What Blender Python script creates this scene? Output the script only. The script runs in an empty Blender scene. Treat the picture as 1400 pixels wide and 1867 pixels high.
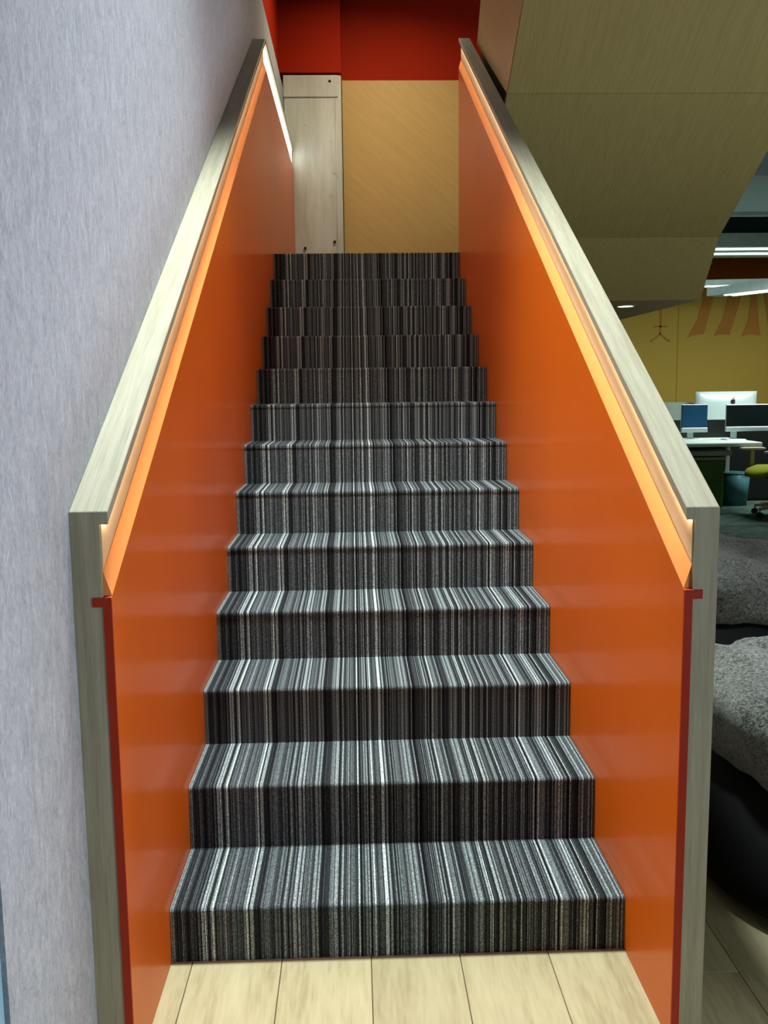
import bpy, bmesh, math, random
from mathutils import Vector, Matrix
random.seed(7)
SC = bpy.context.scene
COL = SC.collection
# ------------------------------------------------------------------ camera
PITCH, YAW, ROLL = 0.13434, -0.03081, -0.0119
fwd = Vector((-math.sin(YAW)*math.cos(PITCH), math.cos(YAW)*math.cos(PITCH), -math.sin(PITCH)))
r0 = Vector((math.cos(YAW), math.sin(YAW), 0)); u0 = r0.cross(fwd)
rt = math.cos(ROLL)*r0 + math.sin(ROLL)*u0
up = -math.sin(ROLL)*r0 + math.cos(ROLL)*u0
cd = bpy.data.cameras.new('camera'); cam = bpy.data.objects.new('camera', cd); COL.objects.link(cam)
cam.matrix_world = Matrix(((rt.x, up.x, -fwd.x, -0.08978), (rt.y, up.y, -fwd.y, -2.09839), (rt.z, up.z, -fwd.z, 1.37307), (0, 0, 0, 1)))
cd.sensor_fit = 'VERTICAL'; cd.sensor_height = 36; cd.lens = 1700/1867*36; cd.clip_start = .02
SC.camera = cam
# ------------------------------------------------------------------ world, lamps, exposure
w = bpy.data.worlds.new('world'); SC.world = w; w.use_nodes = True
w.node_tree.nodes['Background'].inputs[0].default_value = (.80, .92, 1.0, 1)
w.node_tree.nodes['Background'].inputs[1].default_value = .085
SC.view_settings.view_transform = 'Standard'; SC.view_settings.look = 'None'
SC.view_settings.gamma = 1; SC.view_settings.use_curve_mapping = False; SC.view_settings.exposure = 0.0

def area(name, loc, target, size, power, color, spread=180):
    l = bpy.data.lights.new(name, 'AREA'); l.shape = 'RECTANGLE'; l.size, l.size_y = size
    l.energy = power; l.color = color; l.spread = math.radians(spread)
    o = bpy.data.objects.new(name, l); COL.objects.link(o); o.location = loc
    o.rotation_euler = (Vector(target)-Vector(loc)).to_track_quat('-Z', 'Y').to_euler()
    return o
def spot(name, loc, target, power, color, angle, blend=1.0, radius=.25):
    l = bpy.data.lights.new(name, 'SPOT'); l.energy = power; l.color = color; l.spot_size = math.radians(angle); l.spot_blend = blend; l.shadow_soft_size = radius
    o = bpy.data.objects.new(name, l); COL.objects.link(o); o.location = loc
    o.rotation_euler = (Vector(target)-Vector(loc)).to_track_quat('-Z', 'Y').to_euler(); return o
spot('stair_downlight', (-.28, .42, 5.3), (0.0, .48, 0), 1850, (.90, 1.0, .98), 56, 1.0, .25)
area('lounge_fill', (3.6, .0, 1.05), (-.62, .1, 2.10), (1.2, .5), 38, (.90, .95, 1.0), 112)  # unseen fill added to light the grey wall from the side
area('entry_fill', (2.5, -2.1, 1.0), (-.62, -.4, .8), (.6, .6), 6.5, (.84, .93, 1.0), 76)  # added fill lifting the post fronts and the lower left wall
area('lounge_rear_fill', (3.5, 1.3, 1.5), (1.3, 3.0, 2.3), (.8, .5), 16, (.95, .97, .93), 140)  # extra fill put in to brighten the lower soffit
area('landing_light', (.25, 4.75, 4.55), (.1, 5.1, 2.2), (.5, .5), 22, (1.0, .84, .56), 150)
area('office_light', (4.9, 7.9, 2.40), (4.9, 8.4, 0), (1.6, .5), 88, (.92, 1.0, .93), 180)

# ------------------------------------------------------------------ materials
def new_mat(name):
    m = bpy.data.materials.new(name); m.use_nodes = True
    nt = m.node_tree; return m, nt, nt.nodes['Principled BSDF']
def nd(nt, t, **kw):
    n = nt.nodes.new(t)
    for k, v in kw.items(): setattr(n, k, v)
    return n
def mapped(nt, scale, rot=(0, 0, 0), coord='Object'):
    tc = nd(nt, 'ShaderNodeTexCoord'); mp = nd(nt, 'ShaderNodeMapping')
    if any(rot):                      # turn first, then stretch along the turned axes
        mp.vector_type = 'TEXTURE'; scale = tuple(1/x for x in scale)
    mp.inputs['Scale'].default_value = scale; mp.inputs['Rotation'].default_value = rot
    nt.links.new(tc.outputs[coord], mp.inputs[0]); return mp.outputs[0]
def noise(nt, vec, scale, detail=4, rough=.55, dist=0):
    n = nd(nt, 'ShaderNodeTexNoise'); n.inputs['Scale'].default_value = scale
    n.inputs['Detail'].default_value = detail; n.inputs['Roughness'].default_value = rough
    n.inputs['Distortion'].default_value = dist
    nt.links.new(vec, n.inputs['Vector']); return n.outputs[0]
def ramp(nt, fac, stops, interp='LINEAR'):
    r = nd(nt, 'ShaderNodeValToRGB'); r.color_ramp.interpolation = interp
    e = r.color_ramp.elements
    while len(e) < len(stops): e.new(.5)
    for i, (p, c) in enumerate(stops):
        e[i].position = p; e[i].color = (*c, 1)
    nt.links.new(fac, r.inputs[0]); return r.outputs[0]
def bump(nt, bs, h, strength, dist=.002):
    b = nd(nt, 'ShaderNodeBump'); b.inputs['Strength'].default_value = strength; b.inputs['Distance'].default_value = dist
    nt.links.new(h, b.inputs['Height']); nt.links.new(b.outputs[0], bs.inputs['Normal'])
def mult(nt, a, b, fac=1.0):
    m = nd(nt, 'ShaderNodeMix', data_type='RGBA', blend_type='MULTIPLY'); m.inputs[0].default_value = fac
    nt.links.new(a, m.inputs[6]); nt.links.new(b, m.inputs[7]); return m.outputs[2]
def plain(name, c, rough=.5, spec=.5, metal=0, var=.08, scale=14, bmp=0.0):
    m, nt, bs = new_mat(name)
    n = noise(nt, mapped(nt, (1, 1, 1)), scale)
    lo = tuple(x*(1-var) for x in c); hi = tuple(min(1, x*(1+var)) for x in c)
    nt.links.new(ramp(nt, n, [(.3, lo), (.7, hi)]), bs.inputs['Base Color'])
    bs.inputs['Roughness'].default_value = rough; bs.inputs['Specular IOR Level'].default_value = spec
    bs.inputs['Metallic'].default_value = metal
    if bmp: bump(nt, bs, noise(nt, mapped(nt, (1, 1, 1)), scale*12), bmp)
    return m
def emit(name, c, s):
    m, nt, bs = new_mat(name)
    bs.inputs['Base Color'].default_value = (.8, .8, .8, 1)
    bs.inputs['Emission Color'].default_value = (*c, 1); bs.inputs['Emission Strength'].default_value = s
    return m
def wood(name, dark, mid, light, rot, stretch=22, rough=.5, fine=1.0, spec=.4, rand=0.0, bmp=.12):
    """grain runs along local Y after rotation"""
    m, nt, bs = new_mat(name)
    v = mapped(nt, (stretch, 1, stretch), rot)
    if rand:
        oi = nd(nt, 'ShaderNodeObjectInfo'); ad = nd(nt, 'ShaderNodeVectorMath', operation='ADD')
        ml = nd(nt, 'ShaderNodeMath', operation='MULTIPLY'); ml.inputs[1].default_value = 60
        nt.links.new(oi.outputs['Random'], ml.inputs[0]); nt.links.new(v, ad.inputs[0]); nt.links.new(ml.outputs[0], ad.inputs[1]); v = ad.outputs[0]
    a = noise(nt, v, 2.2*fine, 5, .6, .4); b = noise(nt, v, 11*fine, 3, .6)
    ad2 = nd(nt, 'ShaderNodeMix', data_type='FLOAT'); ad2.inputs[0].default_value = .38
    nt.links.new(a, ad2.inputs[2]); nt.links.new(b, ad2.inputs[3])
    c = ramp(nt, ad2.outputs[0], [(.30, dark), (.5, mid), (.72, light)])
    if rand:
        mr = nd(nt, 'ShaderNodeMapRange'); mr.inputs[3].default_value = 1-rand; mr.inputs[4].default_value = 1+rand*.3
        nt.links.new(oi.outputs['Random'], mr.inputs[0])
        hs = nd(nt, 'ShaderNodeHueSaturation'); nt.links.new(mr.outputs[0], hs.inputs['Value']); nt.links.new(c, hs.inputs['Color']); c = hs.outputs[0]
    nt.links.new(c, bs.inputs['Base Color'])
    bs.inputs['Roughness'].default_value = rough; bs.inputs['Specular IOR Level'].default_value = spec
    bump(nt, bs, ad2.outputs[0], bmp, .001)
    return m
SL = math.atan(.567)
ASH = ((.25, .228, .155), (.35, .325, .235), (.44, .415, .315))
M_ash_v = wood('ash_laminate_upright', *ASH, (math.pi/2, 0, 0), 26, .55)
M_ash_s = wood('ash_laminate_sloped', *[tuple(x*.9 for x in c) for c in ASH], (SL, 0, 0), 26, .5)  # same ash toned down against the downlight's glare on the caps
M_ash_h = wood('ash_laminate_level', *ASH, (0, 0, 0), 26, .5)
M_plank = wood('pale_oak_plank', (.29, .235, .125), (.42, .365, .215), (.50, .45, .28), (0, 0, 0), 9, .42, 1.0, .4, .12, .05)
M_panel = wood('golden_veneer', (.49, .31, .10), (.54, .35, .12), (.58, .385, .14), (math.radians(-40), 0, math.radians(-90)), 16, .5, .8)
M_soffit = wood('olive_brown_laminate', (.20, .172, .062), (.245, .208, .078), (.295, .25, .097), (-SL*1.05, 0, 0), 40, .62, 1.6, .3, 0, .8)
M_tan = wood('tan_laminate', (.38, .255, .095), (.43, .29, .11), (.48, .335, .135), (SL, 0, 0), 10, .5)
def orange_mat():
    m, nt, bs = new_mat('orange_gloss_panel')
    n = noise(nt, mapped(nt, (1, 1, 1)), 1.4, 3)
    nt.links.new(ramp(nt, n, [(.3, (.61, .108, .0012)), (.7, (.67, .128, .0016))]), bs.inputs['Base Color'])
    bs.inputs['Roughness'].default_value = .5; bs.inputs['Specular IOR Level'].default_value = .15
    bs.inputs['Coat Weight'].default_value = .3; bs.inputs['Coat Roughness'].default_value = .16
    bump(nt, bs, noise(nt, mapped(nt, (1, 1, .25)), 9, 2), .05, .004)
    return m
M_orange = orange_mat()
M_red = plain('brick_red_paint', (.34, .015, .0006), .7, .12, var=.05, scale=2)
M_orange_shade = plain('orange_edge_shade', (.36, .022, .004), .5, .3, var=.05)  # panel orange darkened, the shade of the end faces painted in
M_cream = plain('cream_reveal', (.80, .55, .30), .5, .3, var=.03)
M_orange_glow = plain('orange_led_glow', (.82, .30, .085), .45, .35, var=.03)  # panel orange made paler to carry the LED glare
M_grey = None
def felt():
    m, nt, bs = new_mat('grey_lavender_wallcovering')
    v = mapped(nt, (1, 1.6, .65))
    a = noise(nt, v, 26, 4, .7, 1.0); b = noise(nt, v, 150, 3, .7)
    mx = nd(nt, 'ShaderNodeMix', data_type='FLOAT'); mx.inputs[0].default_value = .5
    nt.links.new(a, mx.inputs[2]); nt.links.new(b, mx.inputs[3])
    nt.links.new(ramp(nt, mx.outputs[0], [(.3, (.235, .255, .295)), (.5, (.365, .39, .445)), (.68, (.50, .53, .59))]), bs.inputs['Base Color'])
    bs.inputs['Roughness'].default_value = .85; bs.inputs['Specular IOR Level'].default_value = .2
    bump(nt, bs, mx.outputs[0], .35, .003); return m
M_grey = felt()
def carpet():
    m, nt, bs = new_mat('striped_carpet')
    tc = nd(nt, 'ShaderNodeTexCoord'); sp = nd(nt, 'ShaderNodeSeparateXYZ'); nt.links.new(tc.outputs['Object'], sp.inputs[0])
    def M(op, a, b=None):
        n = nd(nt, 'ShaderNodeMath', operation=op)
        for i, x in enumerate((a, b)):
            if x is None: continue
            if isinstance(x, (int, float)): n.inputs[i].default_value = x
            else: nt.links.new(x, n.inputs[i])
        return n.outputs[0]
    def cells(width, seed):
        f = M('FLOOR', M('ADD', M('DIVIDE', sp.outputs[0], width), seed))
        wn = nd(nt, 'ShaderNodeTexWhiteNoise', noise_dimensions='1D'); nt.links.new(f, wn.inputs['W']); return wn.outputs['Value']
    g = 0.0043
    fine = cells(g, 300.5); wide = cells(g*7, 77.5); gap = cells(.00215, 730.2)
    c1 = ramp(nt, fine, [(0, (.028, .034, .037)), (.22, (.075, .091, .098)), (.50, (.152, .186, .194)), (.74, (.24, .29, .30)), (.90, (.43, .51, .52))], 'CONSTANT')
    c2 = ramp(nt, wide, [(0, (.70, .70, .74)), (.3, (.90, .91, .93)), (.6, (1.05, 1.06, 1.06)), (.85, (1.18, 1.22, 1.2))], 'CONSTANT')
    c3 = ramp(nt, gap, [(0, (.16, .16, .16)), (.27, (.8, .8, .8)), (.5, (1, 1, 1)), (.8, (1.15, 1.15, 1.15))], 'CONSTANT')
    c = mult(nt, mult(nt, c1, c2), c3)
    # yarn flecks
    fl = noise(nt, mapped(nt, (330, 330, 330)), 1, 2, .7)
    c = mult(nt, c, ramp(nt, fl, [(.32, (.30, .30, .30)), (.5, (.9, .9, .9)), (.7, (2.0, 2.0, 2.0))]))
    nt.links.new(c, bs.inputs['Base Color'])
    bs.inputs['Roughness'].default_value = .9; bs.inputs['Specular IOR Level'].default_value = .15
    rib = M('ABSOLUTE', M('SINE', M('MULTIPLY', sp.outputs[0], math.pi/g)))
    bump(nt, bs, M('ADD', rib, M('MULTIPLY', fl, .7)), .8, .002)
    return m
M_carpet = carpet()
def concrete():
    m, nt, bs = new_mat('raw_concrete')
    v = mapped(nt, (3.5, 3.5, .5)); a = noise(nt, v, 3, 6, .65); p = noise(nt, mapped(nt, (1, 1, 1)), 7, 5, .6)
    c = mult(nt, ramp(nt, a, [(.3, (.46, .47, .42)), (.55, (.58, .60, .55)), (.75, (.66, .68, .63))]),
             ramp(nt, p, [(.28, (.7, .7, .68)), (.36, (1, 1, 1)), (1, (1, 1, 1))]))
    nt.links.new(c, bs.inputs['Base Color']); bs.inputs['Roughness'].default_value = .85
    bump(nt, bs, p, .5, .006); return m
M_conc = concrete()
def fleece():
    m, nt, bs = new_mat('grey_teddy_fleece')
    v = mapped(nt, (1, 1, 1)); a = noise(nt, v, 95, 3, .75, 1.2); b = noise(nt, v, 6, 2)
    c = mult(nt, ramp(nt, a, [(.38, (.022, .024, .022)), (.5, (.12, .127, .116)), (.66, (.24, .252, .23))]),
             ramp(nt, b, [(.3, (.8, .8, .8)), (.7, (1.1, 1.1, 1.1))]))
    nt.links.new(c, bs.inputs['Base Color']); bs.inputs['Roughness'].default_value = .95
    bs.inputs['Specular IOR Level'].default_value = .1; bs.inputs['Sheen Weight'].default_value = .3
    bump(nt, bs, a, 1.0, .008); return m
M_fleece = fleece()
M_black = plain('black_leatherette', (.003, .003, .0035), .7, .12)
M_teal = plain('teal_carpet_tile', (.05, .085, .072), .95, .1, var=.45, scale=9, bmp=.4)
M_yellow = plain('ochre_yellow_paint', (.66, .44, .085), .7, .2, var=.06, scale=.8)
M_mural = plain('mural_orange', (.58, .25, .055), .75, .2, var=.08, scale=2)
M_mural2 = plain('mural_olive', (.52, .30, .04), .75, .2)
M_band = plain('dark_orange_band', (.33, .075, .006), .7, .2, var=.1, scale=1)
M_ceil = plain('blue_grey_ceiling', (.50, .62, .66), .8, .2)
M_beam = plain('pale_grey_beam', (.56, .68, .65), .7, .2)
M_duct = plain('dark_gap', (.07, .10, .10), .8, .2)
M_light = emit('office_tube_glow', (.80, 1.0, .96), 3)
M_led = emit('cove_led_warm', (1.0, .88, .74), 54)
M_led2 = emit('cove_led_white', (.93, 1.0, .94), 4)
M_down = emit('downlight_glow', (1.0, .97, .86), 8)
M_white = plain('white_laminate', (.62, .74, .68), .4, .4, var=.03)
M_silver = plain('pale_aluminium', (.47, .58, .58), .35, .5, .2, .03)
M_greyplastic = plain('grey_plastic', (.30, .31, .27), .5, .4)
M_divider = plain('grey_felt_divider', (.20, .24, .21), .9, .1)
M_blackp = plain('black_plastic', (.007, .009, .009), .4, .4)
M_blue = plain('dark_blue_screen', (.012, .075, .17), .3, .5, var=.15, scale=3)
M_scr = plain('black_screen', (.006, .012, .013), .25, .5)
M_green = plain('green_pedestal_paint', (.055, .14, .012), .5, .4)
M_lime = plain('lime_seat_fabric', (.20, .23, .008), .85, .2)
M_beige = plain('beige_nylon', (.40, .36, .22), .5, .4)
M_chrome = plain('polished_aluminium', (.65, .70, .72), .25, .5, .9, .03)
M_tealbox = plain('teal_plastic', (.05, .17, .19), .4, .4)
M_dkmesh = plain('charcoal_mesh', (.045, .055, .05), .8, .2)
M_blueg = plain('pale_blue_trim', (.22, .44, .58), .5, .4, var=.03)
M_gap_shade = plain('gap_shade_brown', (.05, .014, .004), .8, .1)
M_sub = plain('stair_carcass', (.05, .05, .05), .9, .1)
M_dark = plain('dark_hole', (.02, .018, .014), .9, .1)

# ------------------------------------------------------------------ mesh helpers
def link(name, bm, mat, parent=None, smooth=False):
    bmesh.ops.recalc_face_normals(bm, faces=bm.faces)
    me = bpy.data.meshes.new(name); bm.to_mesh(me); bm.free()
    if smooth:
        for p in me.polygons: p.use_smooth = True
    if mat: me.materials.append(mat)
    o = bpy.data.objects.new(name, me); COL.objects.link(o)
    if parent:
        o.parent = parent
        p = parent; off = Vector((0, 0, 0)); rz = 0
        while p: off += p.location; p = p.parent
        o.location = -off            # meshes stay in world coordinates
    return o
def bevel(bm, b, seg=1):
    if b: bmesh.ops.bevel(bm, geom=list(bm.edges), offset=b, segments=seg, affect='EDGES', profile=.5)
def box(x0, x1, y0, y1, z0, z1, b=0.0, seg=1, bm=None):
    own = bm is None; bm = bm or bmesh.new()
    t = bmesh.new(); bmesh.ops.create_cube(t, size=1)
    for v in t.verts: v.co = ((x0+x1)/2+v.co.x*(x1-x0), (y0+y1)/2+v.co.y*(y1-y0), (z0+z1)/2+v.co.z*(z1-z0))
    bevel(t, b, seg); me = bpy.data.meshes.new('t'); t.to_mesh(me); t.free(); bm.from_mesh(me); bpy.data.meshes.remove(me)
    return bm
def prism_yz(poly, x0, x1, b=0.0, seg=1):
    bm = bmesh.new(); a = [bm.verts.new((x0, y, z)) for y, z in poly]; c = [bm.verts.new((x1, y, z)) for y, z in poly]
    n = len(poly); bm.faces.new(a); bm.faces.new(c[::-1])
    for i in range(n): bm.faces.new((a[i], c[i], c[(i+1) % n], a[(i+1) % n]))
    bevel(bm, b, seg); return bm
def prism_xz(poly, y0, y1):
    bm = bmesh.new(); a = [bm.verts.new((x, y0, z)) for x, z in poly]; c = [bm.verts.new((x, y1, z)) for x, z in poly]
    n = len(poly); bm.faces.new(a); bm.faces.new(c[::-1])
    for i in range(n): bm.faces.new((a[i], c[i], c[(i+1) % n], a[(i+1) % n]))
    return bm
def lathe(prof, c, n=32, bm=None):
    bm = bm or bmesh.new(); rings = []
    for r, z in prof:
        if r < 1e-5: rings.append([bm.verts.new((c[0], c[1], c[2]+z))])
        else: rings.append([bm.verts.new((c[0]+r*math.cos(2*math.pi*i/n), c[1]+r*math.sin(2*math.pi*i/n), c[2]+z)) for i in range(n)])
    for a, b in zip(rings, rings[1:]):
        for i in range(n):
            j = (i+1) % n
            q = [a[i % len(a)], a[j % len(a)], b[j % len(b)], b[i % len(b)]]
            q = list(dict.fromkeys(q))
            if len(q) > 2: bm.faces.new(q)
    for r in (rings[0], rings[-1]):
        if len(r) > 2: bm.faces.new(r)
    return bm
def tube(p0, p1, ra, rb=None, n=10, bm=None):
    bm = bm or bmesh.new(); p0 = Vector(p0); p1 = Vector(p1); d = (p1-p0).normalized(); rb = ra if rb is None else rb
    a = d.orthogonal().normalized(); b = d.cross(a); R = []
    for p, r in ((p0, ra), (p1, rb)):
        R.append([bm.verts.new(p+a*r*math.cos(2*math.pi*i/n)+b*r*math.sin(2*math.pi*i/n)) for i in range(n)])
    for i in range(n): bm.faces.new((R[0][i], R[0][(i+1) % n], R[1][(i+1) % n], R[1][i]))
    bm.faces.new(R[0]); bm.faces.new(R[1][::-1]); return bm
def tag(o, label, cat, group=None):
    o['label'] = label; o['category'] = cat
    if group: o['group'] = group
    return o
def thing(name, label, cat, loc=(0, 0, 0), group=None):
    o = bpy.data.objects.new(name, None); COL.objects.link(o); o.location = loc; o.empty_display_size = .1
    return tag(o, label, cat, group)
def struct(name, bm, mat, parent=None):
    o = link(name, bm, mat, parent)
    if not parent: o['kind'] = 'structure'
    return o

# ------------------------------------------------------------------ the setting
floor = struct('floor', box(-.95, 3.4, -2.9, 3.395, -.10, -.012), M_dark)
plank0 = None
PW = .2155; PX0 = -.5
for c in range(-2, 14):
    x0 = PX0+c*PW
    inner = c < 5
    ys = [-2.9, -1.55, .03] if inner else [-2.9+.45*(c % 3), -1.45+.37*((c*2) % 3), -.30+.4*((c*5) % 3)-.2, 1.0+.3*(c % 2), 2.3, 3.39]
    for y0, y1 in zip(ys, ys[1:]):
        if y1 < -.7: continue
        x1 = x0+PW
        bm = box(x0+.0008, x1-.0008, y0+.0008, y1-.0008, -.012, 0, .0012)
        link('plank', bm, M_plank, floor)
struct('floor', box(.64, 8.6, 3.4, 12.3, -.10, -.006), M_teal).name = 'floor_carpet_tile'
wall_left = struct('wall_left', box(-.90, -.622, -.79, 5.98, 0, 3.775), M_grey)
struct('painted_band', box(-.90, -.645, -.79, 5.98, 3.775, 6.0), M_red, wall_left)
struct('trim_1', box(-.95, -.628, -.84, -.792, 0, 3.775, .004), M_blueg)
wall_back = struct('wall_back', box(-.90, 2.2, 6.0, 6.2, 2.0, 6.0), M_red)
struct('bulkhead', box(-.645, -.150, 5.84, 6.0, 3.885, 6.0), M_red, wall_back)
struct('veneer_panel', box(-.146, 2.2, 5.965, 6.0, 2.0, 3.862, .002), M_panel, wall_back)
# concrete column beside the landing
col = bmesh.new(); box(-.62, -.151, 5.86, 6.0, 2.0, 3.872, .010, 2, col)
column = tag(link('concrete_column', col, M_conc), 'raw grey concrete column with pitted edges at the head of the stairs', 'column')
link('form_board_lip', box(-.62, -.176, 5.848, 5.862, 3.70, 3.868, .003), M_conc, column)
link('form_board_lip', box(-.205, -.158, 5.853, 5.862, 2.0, 3.69, .003), M_conc, column)
for x, z in ((-.243, 3.82), (-.226, 2.56), (-.47, 2.51)):
    h = bmesh.new(); tube((x, 5.846, z), (x, 5.8625, z), .011, .011, 10, h); link('tie_hole', h, M_dark, column)

# ------------------------------------------------------------------ staircase: 13 carpeted steps
Y = [.004, .301, .600, .905, 1.208, 1.505, 1.810, 2.112, 2.410, 2.706, 3.000, 3.272, 3.557]
Z = [.138, .313, .482, .645, .808, .973, 1.135, 1.296, 1.460, 1.628, 1.796, 1.970, 2.152]
stair = thing('staircase', 'straight staircase carpeted in grey and black stripes between orange walls', 'staircase')
HW = .549
for k in range(13):
    zb = 0 if k == 0 else Z[k-1]; y0 = Y[k]; y1 = Y[k+1]-.006 if k < 12 else 5.84
    st = link('step', box(-HW, HW, y0+.008, (y1 if k < 12 else y1), max(0, zb-.02), Z[k]-.008), M_sub, stair)
    # riser carpet, slightly hollow at the foot; tread carpet rolls over the nosing
    link('riser_carpet', box(-HW, HW, y0, y0+.008, zb, Z[k]-.010), M_carpet, st)
    if k < 12: prof = [(y1+.006, Z[k]-.008), (y1+.006, Z[k])]
    else: prof = [(y1, Z[k]-.008), (y1, Z[k])]
    R = .009
    for i in range(7):
        a = math.pi/2+math.pi/2*i/6; prof.append((y0-.003+R+R*math.cos(a), Z[k]-R+R*math.sin(a)))
    prof += [(y0-.003, Z[k]-.014), (y0+.001, Z[k]-.014), (y0+.009, Z[k]-.008)]
    link('tread_carpet', prism_yz(prof, -HW, HW), M_carpet, st)

# ------------------------------------------------------------------ balustrades
S = .567
def balustrade(side, yf, zf, yend, zlev, label):
    """side -1 left, +1 right; cap top at (yf, zf), sloping S, level from zlev"""
    t = thing('balustrade', label, 'balustrade', (side*.585, yf, 0))
    X = lambda a: side*a
    def pr(poly, a, b, bev=0.0): return prism_yz(poly, min(X(a), X(b)), max(X(a), X(b)), bev)
    ybend = yf+(zlev-zf)/S
    level = yend > ybend+.05
    def line(off0, off1, ys=yf):
        """closed band between vertical offsets below the cap-top line"""
        top = [(ys, zf+S*(ys-yf)-off0)]; bot = [(ys, zf+S*(ys-yf)-off1)]
        if level:
            top += [(ybend, zlev-off0), (yend, zlev-off0)]; bot += [(ybend, zlev-off1), (yend, zlev-off1)]
        else:
            top += [(yend, zf+S*(yend-yf)-off0)]; bot += [(yend, zf+S*(yend-yf)-off1)]
        return top+bot[::-1]
    out = .622 if side < 0 else .615
    floorline = lambda top: top
    # wood core behind the recess and the orange panel
    core = line(.024, .4); n = len(core)//2
    foot = [(yend, 0), (yf, 0)]
    core = core[:n]+foot
    link('wood_core', pr(core, .5665, out), M_ash_v, t)
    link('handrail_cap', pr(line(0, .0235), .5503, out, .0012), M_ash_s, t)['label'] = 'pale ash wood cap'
    op = line(.163, .4)[:n]+foot
    pan = link('orange_panel', pr(op, .5505, .5663, .0006), M_orange, t); pan['label'] = 'glossy orange panel'
    link('end_board', prism_xz([(X(a), z) for a, z in ((.5503, zf-.0004), (out, zf-.0004), (out, 0), (.5669, 0), (.5669, zf-.024), (.5503, zf-.024))], yf-.002, yf-.0001), M_ash_v, t)
    # tongue of the panel, shade painted in as dark red, let into the wood at the front end
    link('panel_tongue', pr([(yf-.004, zf-.1635), (yf+.02, zf-.1535), (yf+.02, zf-.181), (yf-.004, zf-.181)], .556, .5865), M_orange_shade, t)['label'] = 'orange panel edge with shade painted in'
    link('panel_edge', pr([(yf-.0042, 0), (yf+.0008, 0), (yf+.0008, zf-.163), (yf-.0042, zf-.163)], .5508, .5668), M_orange_shade, t)
    # sloping strip between the panel's top edge and the back of the recess
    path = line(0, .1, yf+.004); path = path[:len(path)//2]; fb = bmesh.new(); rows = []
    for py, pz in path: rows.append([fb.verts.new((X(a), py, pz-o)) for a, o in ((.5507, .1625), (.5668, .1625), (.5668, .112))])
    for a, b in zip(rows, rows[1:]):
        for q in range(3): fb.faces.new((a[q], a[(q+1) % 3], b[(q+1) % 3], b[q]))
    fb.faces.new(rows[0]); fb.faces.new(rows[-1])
    link('recess_fillet', fb, M_orange_glow, t)['label'] = 'orange strip with the LED glare in its colour'
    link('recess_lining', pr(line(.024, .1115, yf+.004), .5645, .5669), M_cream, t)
    led = line(.0238, .0290, yf+.01)
    if level:
        n2 = 3; top = [led[0], led[1]]; bot = [led[4], led[5]]
        link('led_strip', pr([led[0], led[1], led[4], led[5]], .5575, .5640), M_led, t)['label'] = 'warm lit LED strip'
        link('led_strip', pr([(ybend+.01, zlev-.0238), (yend-.03, zlev-.0238), (yend-.03, zlev-.15), (ybend+.01, zlev-.15)], .5620, .5640), M_led2, t)['label'] = 'bright white LED strip'
    else:
        link('led_strip', pr(led, .5575, .5640), M_led, t)['label'] = 'warm lit LED strip'
    return t
balustrade(-1, -.366, 1.148, 5.84, 3.300, 'orange panelled stair balustrade with lit recess fixed to the grey wall')
balustrade(1, -.330, 1.134, 3.605, 9, 'orange panelled stair balustrade with lit recess beside the open office')

# ------------------------------------------------------------------ upper flight over the right balustrade
uf = thing('upper_stair_flight', 'brown laminate underside of the upper stair flight above the right balustrade', 'staircase', (1.34, 3.4, 1.9))
SP = [(3.655, 1.871), (3.385, 2.205), (2.454, 2.718), (1.55, 3.275), (-.9, 4.80)]
for (ya, za), (yb, zb) in zip(SP, SP[1:]):
    d = Vector((ya-yb, za-zb)).normalized(); g = .0012
    nrm = Vector((-d.y, d.x)); nrm = nrm if nrm.y > 0 else -nrm
    a = Vector((ya, za))-d*g; b = Vector((yb, zb))+d*g
    link('soffit_panel', prism_yz([tuple(a), tuple(b), tuple(b+nrm*.03), tuple(a+nrm*.03)], .650, 2.035), M_soffit, uf)
link('side_panel', prism_yz([(2.454, 2.722), (3.52, 3.30), (3.36, 3.48), (3.30, 3.70), (3.30, 5.6), (-.9, 5.6), (-.9, 4.80), (1.55, 3.28)], .646, .672), M_tan, uf)['label'] = 'tan laminate side cheek'
link('gap_shade_sheet', prism_yz([(2.47, 2.74), (3.60, 3.36), (3.56, 3.17), (2.80, 2.62)], .676, .69), M_gap_shade, uf)  # dark sheet standing in for the shadow between rail and cheek
link('outer_cheek', prism_yz([(3.385, 2.24), (2.454, 2.75), (1.55, 3.31), (-.9, 4.84), (-.9, 5.6), (3.30, 5.6)], 2.01, 2.034), M_soffit, uf)
link('landing_soffit', box(.63, 2.034, 3.657, 5.95, 1.872, 1.892), M_tan, uf)
link('landing_slab', box(.63, 2.034, 3.70, 5.955, 1.893, 2.145), M_carpet, uf)
dl = thing('downlight', 'small round white downlight set in the brown soffit under the landing', 'downlight', (1.69, 4.05, 1.871))
link('trim_ring', lathe([(.062, 0), (.062, -.004), (.050, -.005), (.048, 0)], (1.69, 4.05, 1.8715), 24), M_white, dl)
link('lens', lathe([(0, -.003), (.050, -.003), (.050, 0)], (1.69, 4.05, 1.8715), 24), M_down, dl)

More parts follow.
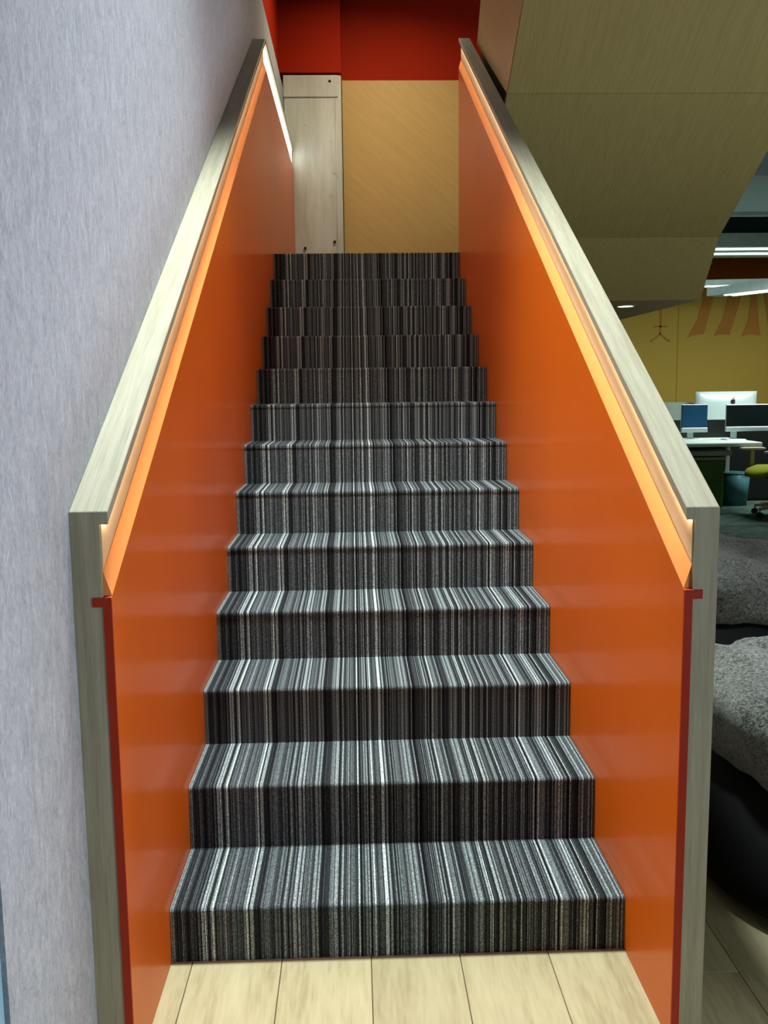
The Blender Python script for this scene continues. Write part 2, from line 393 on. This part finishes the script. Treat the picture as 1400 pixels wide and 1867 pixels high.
# ------------------------------------------------------------------ the office beyond
wo = struct('wall_office', box(.64, 8.6, 12.0, 12.2, 0, 3.9), M_yellow)
struct('wall_right', box(8.4, 8.6, 3.4, 12.0, 0, 3.9), M_yellow)
struct('painted_band', box(.64, 8.4, 11.994, 12.001, 2.86, 3.9), M_band, wo)
struct('panel_joint', box(4.790, 4.802, 11.993, 12.001, 0, 2.86), M_mural2, wo)
def stripe(pts): return struct('painted_stripe', prism_xz(pts, 11.988, 11.9985), M_mural, wo)
stripe([(5.10, 2.86), (5.165, 2.606), (5.08, 2.30), (4.935, 2.028), (5.02, 2.075), (5.191, 2.095), (5.25, 2.35), (5.306, 2.606), (5.34, 2.86)])
stripe([(5.50, 2.86), (5.53, 2.603), (5.46, 2.30), (5.342, 2.064), (5.45, 2.085), (5.575, 2.078), (5.66, 2.35), (5.721, 2.602), (5.76, 2.86)])
stripe([(5.86, 2.86), (5.886, 2.64), (5.85, 2.30), (5.768, 2.05), (5.90, 2.085), (6.052, 2.057), (6.01, 2.30), (5.975, 2.64), (5.98, 2.86)])
stripe([(6.03, 2.86), (6.096, 2.60), (6.14, 2.30), (6.20, 2.14), (6.34, 2.10), (6.42, 2.40), (6.40, 2.86)])
em = struct('painted_emblem', box(4.512, 4.540, 11.990, 11.9985, 2.09, 2.86), M_mural, wo)
em2 = bmesh.new(); box(4.422, 4.630, 11.990, 11.9985, 2.196, 2.222, bm=em2)
for s in (-1, 1):
    for a, b in (((4.526, 2.10), (4.526+s*.075, 2.03)), ((4.526+s*.07, 2.035), (4.526+s*.14, 1.985)), ((4.526+s*.135, 1.99), (4.526+s*.15, 2.01))):
        t = prism_xz([(a[0], a[1]-.012), (b[0], b[1]-.012), (b[0], b[1]+.014), (a[0], a[1]+.014)], 11.990, 11.9985)
        me = bpy.data.meshes.new('t'); t.to_mesh(me); t.free(); em2.from_mesh(me); bpy.data.meshes.remove(me)
link('emblem_foot', em2, M_mural, wo)
struct('ceiling', box(2.05, 8.6, 3.4, 12.2, 3.9, 4.0), M_ceil)
def beam(y0, y1, z0, mat, nm): struct(nm, box(2.2, 8.4, y0, y1, z0, 3.9, .004), mat)
beam(6.93, 8.80, 3.30, M_ceil, 'trim_2')
beam(8.81, 8.86, 3.255, M_beam, 'trim_3')
beam(10.46, 11.9, 3.30, M_duct, 'trim_4')
def fixture(c, half, d, z, h, w_, label, name='linear_light', endz=None):
    """box along direction d (unit xy), with two glowing tubes along its underside"""
    d = Vector((d[0], d[1], 0)).normalized(); n = Vector((-d.y, d.x, 0)); c = Vector((c[0], c[1], 0))
    t = thing(name, label, 'light', (c.x, c.y, z))
    def bar(o0, o1, z0, z1, e):
        bm = bmesh.new(); vs = []
        for zz in (z0, z1):
            for a, b in ((-half+e, o0), (half-e, o0), (half-e, o1), (-half+e, o1)):
                p = c+d*a+n*b; vs.append(bm.verts.new((p.x, p.y, zz)))
        for f in ((0, 1, 2, 3), (4, 5, 6, 7), (0, 1, 5, 4), (1, 2, 6, 5), (2, 3, 7, 6), (3, 0, 4, 7)): bm.faces.new([vs[i] for i in f])
        return bm
    link('housing', bar(-w_/2, w_/2, z, z+h, 0), M_beam, t)
    for s in (-.36, .08) if name == 'ceiling_light' else (-.22, .22):
        link('glowing_tube', bar(s*w_-.035*w_-.012, s*w_+.035*w_+.012, z-.012, z-.0005, .03 if name == 'ceiling_light' else .22), M_light, t)
    return t
fixture((5.2, 9.93), 3.0, (1, 0), 3.0, .165, .98, 'wide pale ceiling light running level with two glowing tubes', 'ceiling_light')
fixture((5.10, 8.70), 1.30, (.50, -1), 2.45, .10, .30, 'slanting suspended light in front of the striped mural')
fixture((4.9, 10.0), .66, (1, -.12), 2.6, .07, .16, 'short grey level lamp housing behind the slanting suspended light')

# desk and what stands on it
desk = thing('office_desk', 'white office desk seen past the right balustrade', 'desk', (3.75, 8.1, 0))
link('desktop', box(3.20, 4.22, 7.62, 8.55, .695, .738, .012, 2), M_white, desk)
for x in (3.25, 4.14): link('leg', box(x, x+.05, 8.40, 8.46, -.006, .696, .004), M_greyplastic, desk)
link('cable_tray', box(3.30, 3.97, 7.80, 8.1, .585, .640, .006), M_greyplastic, desk)
mp_ = thing('office_partition', 'black upright panel standing between the two white desks', 'desk divider', (4.2, 8.57, 0))
link('board', box(3.3, 5.2, 8.56, 8.585, .02, .945, .004), M_blackp, mp_)
for x in (3.4, 5.0): link('foot', box(x, x+.05, 8.553, 8.593, -.006, .02), M_greyplastic, mp_)
ped = thing('drawer_pedestal', 'dark green drawer pedestal with a pale top under the white desk', 'cabinet', (3.7, 8.1, 0))
link('body', box(3.45, 3.92, 7.88, 8.35, .01, .533, .006), M_green, ped)
link('top', box(3.44, 3.935, 7.87, 8.36, .534, .566, .004), M_greyplastic, ped)
link('drawer', box(3.47, 3.90, 7.868, 7.8815, .30, .52, .003), M_green, ped)
link('drawer', box(3.47, 3.90, 7.868, 7.8815, .03, .28, .003), M_green, ped)
for i in range(4): link('castor', box(3.48+.36*(i % 2), 3.53+.36*(i % 2), 7.93+.32*(i//2), 7.98+.32*(i//2), -.006, .011), M_blackp, ped)
def screen(name, label, x0, x1, y, z0, z1, ms, chin, stand_x, deskz, back=None):
    t = thing(name, label, 'monitor', ((x0+x1)/2, y, deskz))
    link('screen', box(x0, x1, y, y+.02, z0, z1, .003), ms, t)
    link('frame', box(x0-.004, x1+.004, y+.0202, y+.035, z0, z1+.004, .004), M_silver, t)
    link('chin', box(x0-.006, x1+.006, y-.004, y+.034, z0-.052, z0-.0005, .005), M_silver, t)
    link('stand', box(stand_x-.035, stand_x+.035, y+.02, y+.034, deskz+.006, z0-.05, .003), M_silver, t)
    link('foot', box(stand_x-.11, stand_x+.11, y-.06, y+.11, deskz, deskz+.008, .003), M_silver, t)
    return t
screen('desktop_monitor', 'monitor with dark blue screen and pale chin on the white desk', 3.555, 3.840, 8.2, .872, 1.126, M_blue, 1, 3.66, .738)
screen('desktop_monitor', 'monitor with black screen and pale chin at right of the blue monitor', 4.018, 4.56, 8.1, .882, 1.122, M_scr, 1, 4.11, .738)
pc = thing('desktop_computer', 'white desktop computer seen from behind against the yellow wall', 'computer', (4.48, 9.3, .74))
bm = bmesh.new()
nx, nz = 12, 10
x0, x1, z0, z1 = 4.105, 4.862, .80, 1.257
fr = []; bk = []
for i in range(nx+1):
    for j in range(nz+1):
        u, v = i/nx, j/nz
        bul = (1-(2*u-1)**4)*(1-(2*v-1)**4)
        fr.append(bm.verts.new((x0+(x1-x0)*u, 9.3-.055*bul, z0+(z1-z0)*v))); bk.append(bm.verts.new((x0+(x1-x0)*u, 9.312, z0+(z1-z0)*v)))
ix = lambda i, j: i*(nz+1)+j
for i in range(nx):
    for j in range(nz):
        bm.faces.new((fr[ix(i, j)], fr[ix(i+1, j)], fr[ix(i+1, j+1)], fr[ix(i, j+1)])); bm.faces.new((bk[ix(i, j)], bk[ix(i, j+1)], bk[ix(i+1, j+1)], bk[ix(i+1, j)]))
for i in range(nx):
    for j in (0, nz): bm.faces.new((fr[ix(i, j)], fr[ix(i+1, j)], bk[ix(i+1, j)], bk[ix(i, j)]))
for j in range(nz):
    for i in (0, nx): bm.faces.new((fr[ix(i, j)], fr[ix(i, j+1)], bk[ix(i, j+1)], bk[ix(i, j)]))
link('back_shell', bm, M_silver, pc, True)
ap = []
for i in range(40):                       # dark fruit-shaped emblem with a bite on its right side
    a = 2*math.pi*i/40; r = .030*(1+.05*math.cos(2*a))
    x = r*math.cos(a)*.95; z = r*math.sin(a)
    if a < .6 or a > 2*math.pi-.45: x = min(x, .030*.95-.013+.012*abs(math.sin(a*2.2)))
    if abs(a-math.pi/2) < .35: z -= .006*(1-abs(a-math.pi/2)/.35)
    if abs(a-3*math.pi/2) < .3: z += .004*(1-abs(a-3*math.pi/2)/.3)
    ap.append((4.548-x*-1, 1.135+z))
eb = prism_xz(ap, 9.238, 9.2445)
lf = prism_xz([(4.546, 1.172), (4.552, 1.186), (4.563, 1.192), (4.561, 1.178), (4.553, 1.171)], 9.238, 9.2445)
me = bpy.data.meshes.new('t'); lf.to_mesh(me); lf.free(); eb.from_mesh(me); bpy.data.meshes.remove(me)
link('emblem', eb, M_blackp, pc)
link('stand', box(4.40, 4.60, 9.29, 9.35, .745, .85, .004), M_silver, pc); link('foot', box(4.38, 4.62, 9.18, 9.40, .738, .746, .002), M_silver, pc)
d2 = thing('office_desk', 'second desk behind the black panel carrying the white desktop computer', 'desk', (4.5, 9.2, 0))
link('desktop', box(3.3, 5.2, 8.60, 9.5, .70, .738, .006), M_white, d2)
for x in (3.35, 5.1): link('leg', box(x, x+.05, 9.38, 9.43, -.006, .70, .004), M_greyplastic, d2)
# grey rounded screen left of the blue monitor
pts = [(3.36, .90), (3.36, 1.02)]
for i in range(7): a = math.pi-math.pi/2*i/6; pts.append((3.46+.10*math.cos(a), 1.03+.10*math.sin(a)))
for i in range(7): a = math.pi/2-math.pi/2*i/6; pts.append((4.07+.10*math.cos(a), 1.03+.10*math.sin(a)))
pts += [(4.17, .90)]
ds = thing('desk_screen', 'grey rounded felt desk screen behind the blue monitor', 'desk divider', (3.76, 9.45, .738))
link('felt_board', prism_xz([(x, max(z, .742)) if z > .91 else (x, .742) for x, z in pts], 9.43, 9.46), M_divider, ds)
for x in (3.5, 4.0): link('foot', box(x, x+.04, 9.40, 9.49, .738, .75), M_greyplastic, ds)
tb = thing('waste_bin', 'teal plastic bin on the office floor between pedestal and chair', 'bin', (4.2, 8.25, 0))
link('body', lathe([(.13, 0), (.16, .36), (.152, .36), (.125, .01)], (4.20, 8.25, -.006), 24), M_tealbox, tb, True)
link('rim', lathe([(.155, .35), (.166, .352), (.166, .366), (.155, .368)], (4.20, 8.25, -.006), 24), M_tealbox, tb)

# office chair, facing left towards the desk
CX, CY = 4.32, 7.30
ch = thing('office_chair', 'office chair with lime green seat, beige arms and five star base', 'chair', (CX, CY, 0))
def superbox(cx, cy, cz, sx, sy, sz, n=4, sub=3):
    bm = bmesh.new(); bmesh.ops.create_cube(bm, size=2); bmesh.ops.subdivide_edges(bm, edges=bm.edges[:], cuts=sub, use_grid_fill=True)
    for v in bm.verts:
        l = (abs(v.co.x)**n+abs(v.co.y)**n+abs(v.co.z)**n)**(1/n); v.co = (cx+v.co.x/l*sx, cy+v.co.y/l*sy, cz+v.co.z/l*sz)
    return bm
st = superbox(CX-.08, CY, .475, .29, .26, .045)
for v in st.verts:
    if v.co.x < CX-.22: v.co.z -= (CX-.22-v.co.x)*.35
link('seat', st, M_lime, ch, True)
link('seat_shell', superbox(CX-.08, CY, .425, .24, .22, .03), M_blackp, ch, True)
br = superbox(CX+.20, CY, .84, .035, .24, .30)
for v in br.verts: v.co.x += (v.co.z-.6)*.18
link('backrest', br, M_dkmesh, ch, True)
link('back_stem', tube((CX+.10, CY, .42), (CX+.22, CY, .62), .022), M_beige, ch)
for s in (-1, 1):
    ay = CY+s*.30; ax = CX-.22
    link('armrest', superbox(ax, ay, .675, .135, .045, .016), M_beige, ch, True)
    pb = bmesh.new(); box(ax-.022, ax+.022, ay-.016, ay+.016, .40, .662, .006, 1, pb); tube((ax, ay, .405), (CX-.02, CY+s*.10, .385), .017, .02, 8, pb)
    link('arm_post', pb, M_beige, ch)
link('gas_column', tube((CX, CY, .12), (CX, CY, .41), .026, .022, 14), M_chrome, ch)
for k in range(5):
    a = math.radians(200+72*k); e = Vector((CX+.31*math.cos(a), CY+.31*math.sin(a), .085))
    bm = tube((CX, CY, .12), e, .028, .018, 8)
    lg = link('base_leg', bm, M_chrome if k in (1, 3) else M_beige, ch)
    wb = bmesh.new()
    for s in (-1, 1):
        o = Vector((-math.sin(a), math.cos(a), 0))
        tube(Vector((e.x, e.y, .022))+o*(.008*s), Vector((e.x, e.y, .022))+o*(.024*s), .028, .028, 12, wb)
    tube((e.x, e.y, .03), (e.x, e.y, .09), .006, .006, 6, wb)
    link('castor', wb, M_blackp, lg)

# ------------------------------------------------------------------ two bean bag seats right of the balustrade
def beanbag(cx, cy, sc, seed, label, tilt, squash=1.0, lean=.5):
    rnd = random.Random(seed)
    t = thing('beanbag_seat', label, 'bean bag', (cx, cy, 0), 'beanbag seats beside the stairs')
    ph = [rnd.uniform(0, 6.28) for _ in range(8)]
    N = 120
    def ring(r, z, amp):
        out = []
        for i in range(N):
            a = 2*math.pi*i/N
            q = r*(1+amp*(.5*math.sin(2*a+ph[0])+.35*math.sin(3*a+ph[1]+z*9)+.25*math.sin(5*a+ph[2]-z*14)))
            x, y = q*math.cos(a), q*math.sin(a)
            zz = z+(tilt[0]*x+tilt[1]*y)*min(1, z/.3) + amp*.12*math.sin(4*a+ph[3])*min(1, z/.2)
            out.append((cx+(x-lean*max(0, z-.30))*sc, cy+y*sc, max(0, zz*sc*squash)))
        return out
    def shell(prof, amp, lump):
        bm = bmesh.new(); R = []
        fine = []                          # round the outline between the given radii
        for i in range(len(prof)-1):
            p = [prof[max(0, min(len(prof)-1, i+k))] for k in (-1, 0, 1, 2)]
            for q in range(5):
                u = q/5
                fine.append(tuple(.5*(2*p[1][c]+(p[2][c]-p[0][c])*u+(2*p[0][c]-5*p[1][c]+4*p[2][c]-p[3][c])*u*u+(3*p[1][c]-p[0][c]-3*p[2][c]+p[3][c])*u**3) for c in (0, 1)))
        for r, z in fine+[prof[-1]]:
            R.append([bm.verts.new(p) for p in ring(r, z, amp)])
        for a, b in zip(R, R[1:]):
            for i in range(N): bm.faces.new((a[i], a[(i+1) % N], b[(i+1) % N], b[i]))
        bm.faces.new(R[0]); bm.faces.new(R[-1])
        if lump:
            from mathutils import noise as mn
            bm.normal_update()
            for v in bm.verts:
                d = (.5-abs(mn.noise(v.co*4+Vector((seed, 0, 0))))*2)*.022+mn.noise(v.co*5+Vector((seed, 0, 0)))*.022+mn.noise(v.co*13+Vector((seed, 3, 0)))*.009
                v.co += v.normal*d
        return bm
    link('base_cover', shell([(.47, 0), (.545, .04), (.57, .11), (.55, .19), (.50, .26), (.44, .31), (.38, .335), (.30, .345)], .025, False), M_black, t, True)['label'] = 'black leatherette base'
    prof = [(.38, .315), (.440, .318), (.470, .34), (.485, .39), (.478, .45), (.462, .50), (.43, .545), (.375, .58), (.30, .60), (.20, .61), (.10, .615), (.03, .615)]
    link('fleece_top', shell(prof, .05, True), M_fleece, t, True)['label'] = 'grey teddy fleece top'
    return t
beanbag(1.40, .34, 1.0, 3, 'nearer grey fleece bean bag seat with black base on the wood floor', (-.02, .0))
beanbag(1.66, 2.24, 1.05, 11, 'farther grey fleece bean bag seat behind the nearer one', (-.02, .0), 1.0)
